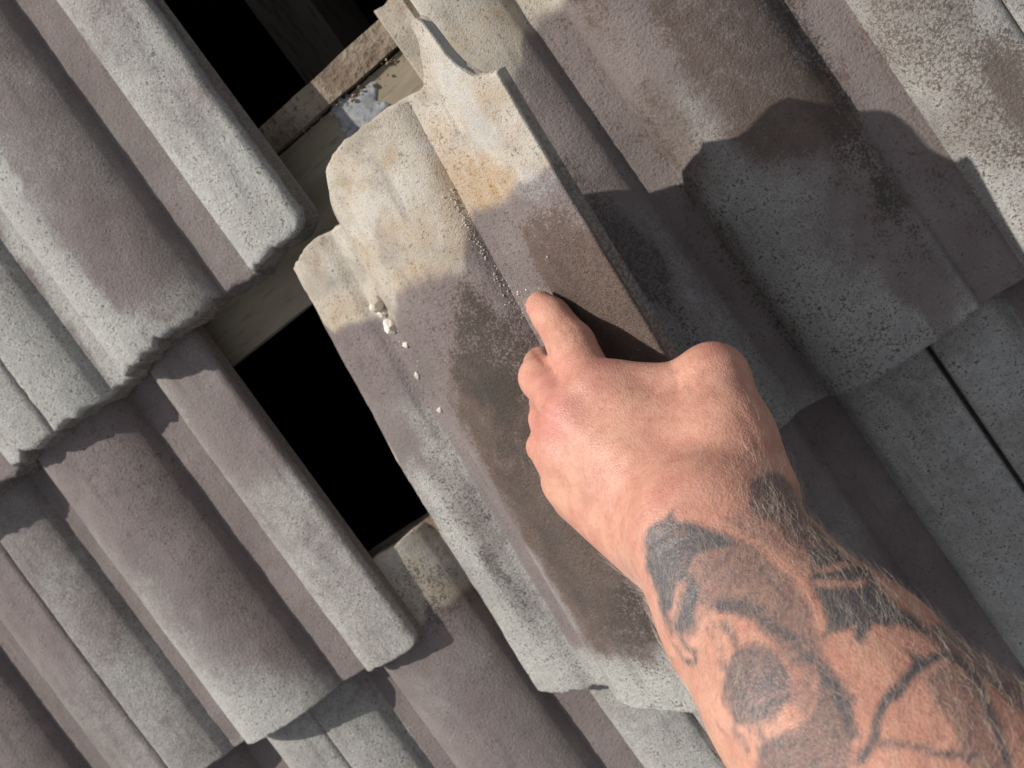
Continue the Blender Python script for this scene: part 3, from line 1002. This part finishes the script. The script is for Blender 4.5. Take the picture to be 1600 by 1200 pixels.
def skin_material():
    s = NT('sunlit_skin')
    co = s.coords()
    a = s.attr('skin')
    n1 = s.noise(co, 90, 5, .6)
    n2 = s.noise(co, 420, 3, .6)
    col = s.mix(s.ramp(n1, .3, .7), (.415, .200, .145), (.52, .278, .200))
    col = s.mix(s.ramp(a[1], .0, 1.2), col, (.47, .165, .145))
    col = s.mix(s.val('MULTIPLY', s.ramp(n2, .50, .70), .4), col, (.34, .135, .095))
    col = s.mix(s.val('MULTIPLY', s.ramp(s.noise(co, 28, 4, .6), .52, .68), .32), col, (.54, .315, .215))
    col = s.mix(s.val('MULTIPLY', s.ramp(s.noise(co, 640, 2, .5), .68, .76), .35), col, (.22, .09, .06))
    ik = s.val('ADD', a[0], s.val('MULTIPLY', s.val('MULTIPLY', s.val('SUBTRACT', n2, .5), .7), s.ramp(a[0], .02, .3)), clamp=True)
    col = s.mix(s.val('MULTIPLY', ik, .93), col, (.050, .063, .071))
    s.l(col, s.b.inputs['Base Color'])
    s.b.inputs['Roughness'].default_value = .46
    s.b.inputs['Specular IOR Level'].default_value = .38
    s.l(s.val('MULTIPLY', s.val('SUBTRACT', 1.0, ik), .28), s.b.inputs['Subsurface Weight'])
    s.b.inputs['Subsurface Radius'].default_value = (1.0, .32, .16)
    s.b.inputs['Subsurface Scale'].default_value = .004
    vo = s.n('ShaderNodeTexVoronoi', feature='DISTANCE_TO_EDGE')
    vo.inputs['Scale'].default_value = 620
    mp = s.n('ShaderNodeMapping')
    mp.inputs['Scale'].default_value = (1, 1, .7)
    s.l(co, mp.inputs['Vector'])
    s.l(mp.outputs[0], vo.inputs['Vector'])
    nb = s.bump(s.ramp(vo.outputs['Distance'], 0, .28), .26, .0004)
    ax = (cp(1108, 830, 424) - cp(890, 660, 494)); ax = ax / np.linalg.norm(ax)
    nz = CAM_R[2] - ax * (CAM_R[2] @ ax); nz = nz / np.linalg.norm(nz)
    bx = np.cross(ax, nz)
    cb = s.n('ShaderNodeCombineXYZ')
    for i, (d_, k_) in enumerate(((ax * .92 + bx * .38, 1050.), (bx * .92 - ax * .38, 210.), (nz, 300.))):
        dt = s.n('ShaderNodeVectorMath', operation='DOT_PRODUCT')
        s.l(co, dt.inputs[0])
        dt.inputs[1].default_value = tuple(d_ * k_)
        s.l(dt.outputs['Value'], cb.inputs[i])
    crease = s.noise(cb.outputs[0], 1.0, 3, .6, .5)
    nb = s.bump(crease, .30, .0006, nb)
    wv = s.noise(co, 260, 4, .6, .6)
    nb = s.bump(wv, .18, .0008, nb)
    nb = s.bump(n1, .22, .0022, nb)
    s.l(nb, s.b.inputs['Normal'])
    return s.m
M_SKIN = skin_material()
hs = NT('fair_hair')
hs.b.inputs['Base Color'].default_value = (.60, .50, .41, 1)
hs.b.inputs['Roughness'].default_value = .4
M_HAIR = hs.m
hd = NT('brown_hair')
hd.b.inputs['Base Color'].default_value = (.20, .12, .07, 1)
hd.b.inputs['Roughness'].default_value = .4
M_HAIRD = hd.m

person = empty('person', 'bare tattooed left arm reaching in from the lower right, hand gripping the lifted tile', 'person', tuple(cp(1290, 1072, 362)))
org = cp(1290, 1072, 362)
body = mesh_obj('arm', (AV - org) * MM, AF, M_SKIN, person)
color_attr(body, 'skin', np.stack([ink, red, np.zeros_like(ink)], -1))

# hair on the forearm and wrist
def hair(name, n, prob, lmin, lmax, rad, mat, seed):
    rg = np.random.RandomState(seed)
    w = prob / prob.sum()
    pick = rg.choice(len(AV), n, p=w)
    along = cp(1108, 830, 424) - cp(1450, 1265, 322)
    along /= np.linalg.norm(along)
    V, F, off = [], [], 0
    K = 5
    for i in pick:
        nn = AN[i]
        t = along + rg.normal(size=3) * .45 + np.cross(nn, along) * (-.55)
        t -= nn * (t @ nn)
        t /= np.linalg.norm(t)
        L = rg.uniform(lmin, lmax)
        lift = rg.uniform(.18, .5)
        bend = rg.normal() * .35
        sd = np.cross(nn, t)
        p0 = AV[i] + rg.normal(size=3) * .4
        ring = []
        for k in range(K):
            q = k / (K - 1)
            c = p0 + L * (t * q + nn * (lift * (q - .55 * q * q)) + sd * bend * q * q)
            r = rad * (1 - .8 * q)
            for j in range(3):
                an = j * 2.094
                V.append(c + r * (math.cos(an) * nn + math.sin(an) * sd))
        for k in range(K - 1):
            for j in range(3):
                a, b = off + k * 3 + j, off + k * 3 + (j + 1) % 3
                F.append((a, b, b + 3, a + 3))
        off += K * 3
    o = mesh_obj(name, (np.array(V) - org) * MM, F, mat, person)
    o['kind'] = 'stuff'
    return o
axis0, axis1 = np.array([1105., 830.]), np.array([1330., 1120.])
tax = ((APX - axis0) @ (axis1 - axis0)) / ((axis1 - axis0) @ (axis1 - axis0))
sid = ((APX - axis0) @ np.array([.78, -.62]))
hp = sstep(-.25, .12, tax) * (AFACE > -.25) * (1 - sstep(1.5, 2.0, tax)) * (1 - .55 * sstep(80, 190, np.abs(sid)))
hair('arm_hair', 3800, hp, 3, 14, .036, M_HAIR, 1)
hair('arm_hair', 500, hp * sstep(-20, 110, sid) * sstep(-.2, 0, tax), 6, 12, .035, M_HAIRD, 2)
hp2 = (AFACE > 0) * np.exp(-((APX[:, 0] - 1140) ** 2 + (APX[:, 1] - 700) ** 2) / 75. ** 2)
hair('arm_hair', 60, hp2, 5, 11, .05, M_HAIR, 3)
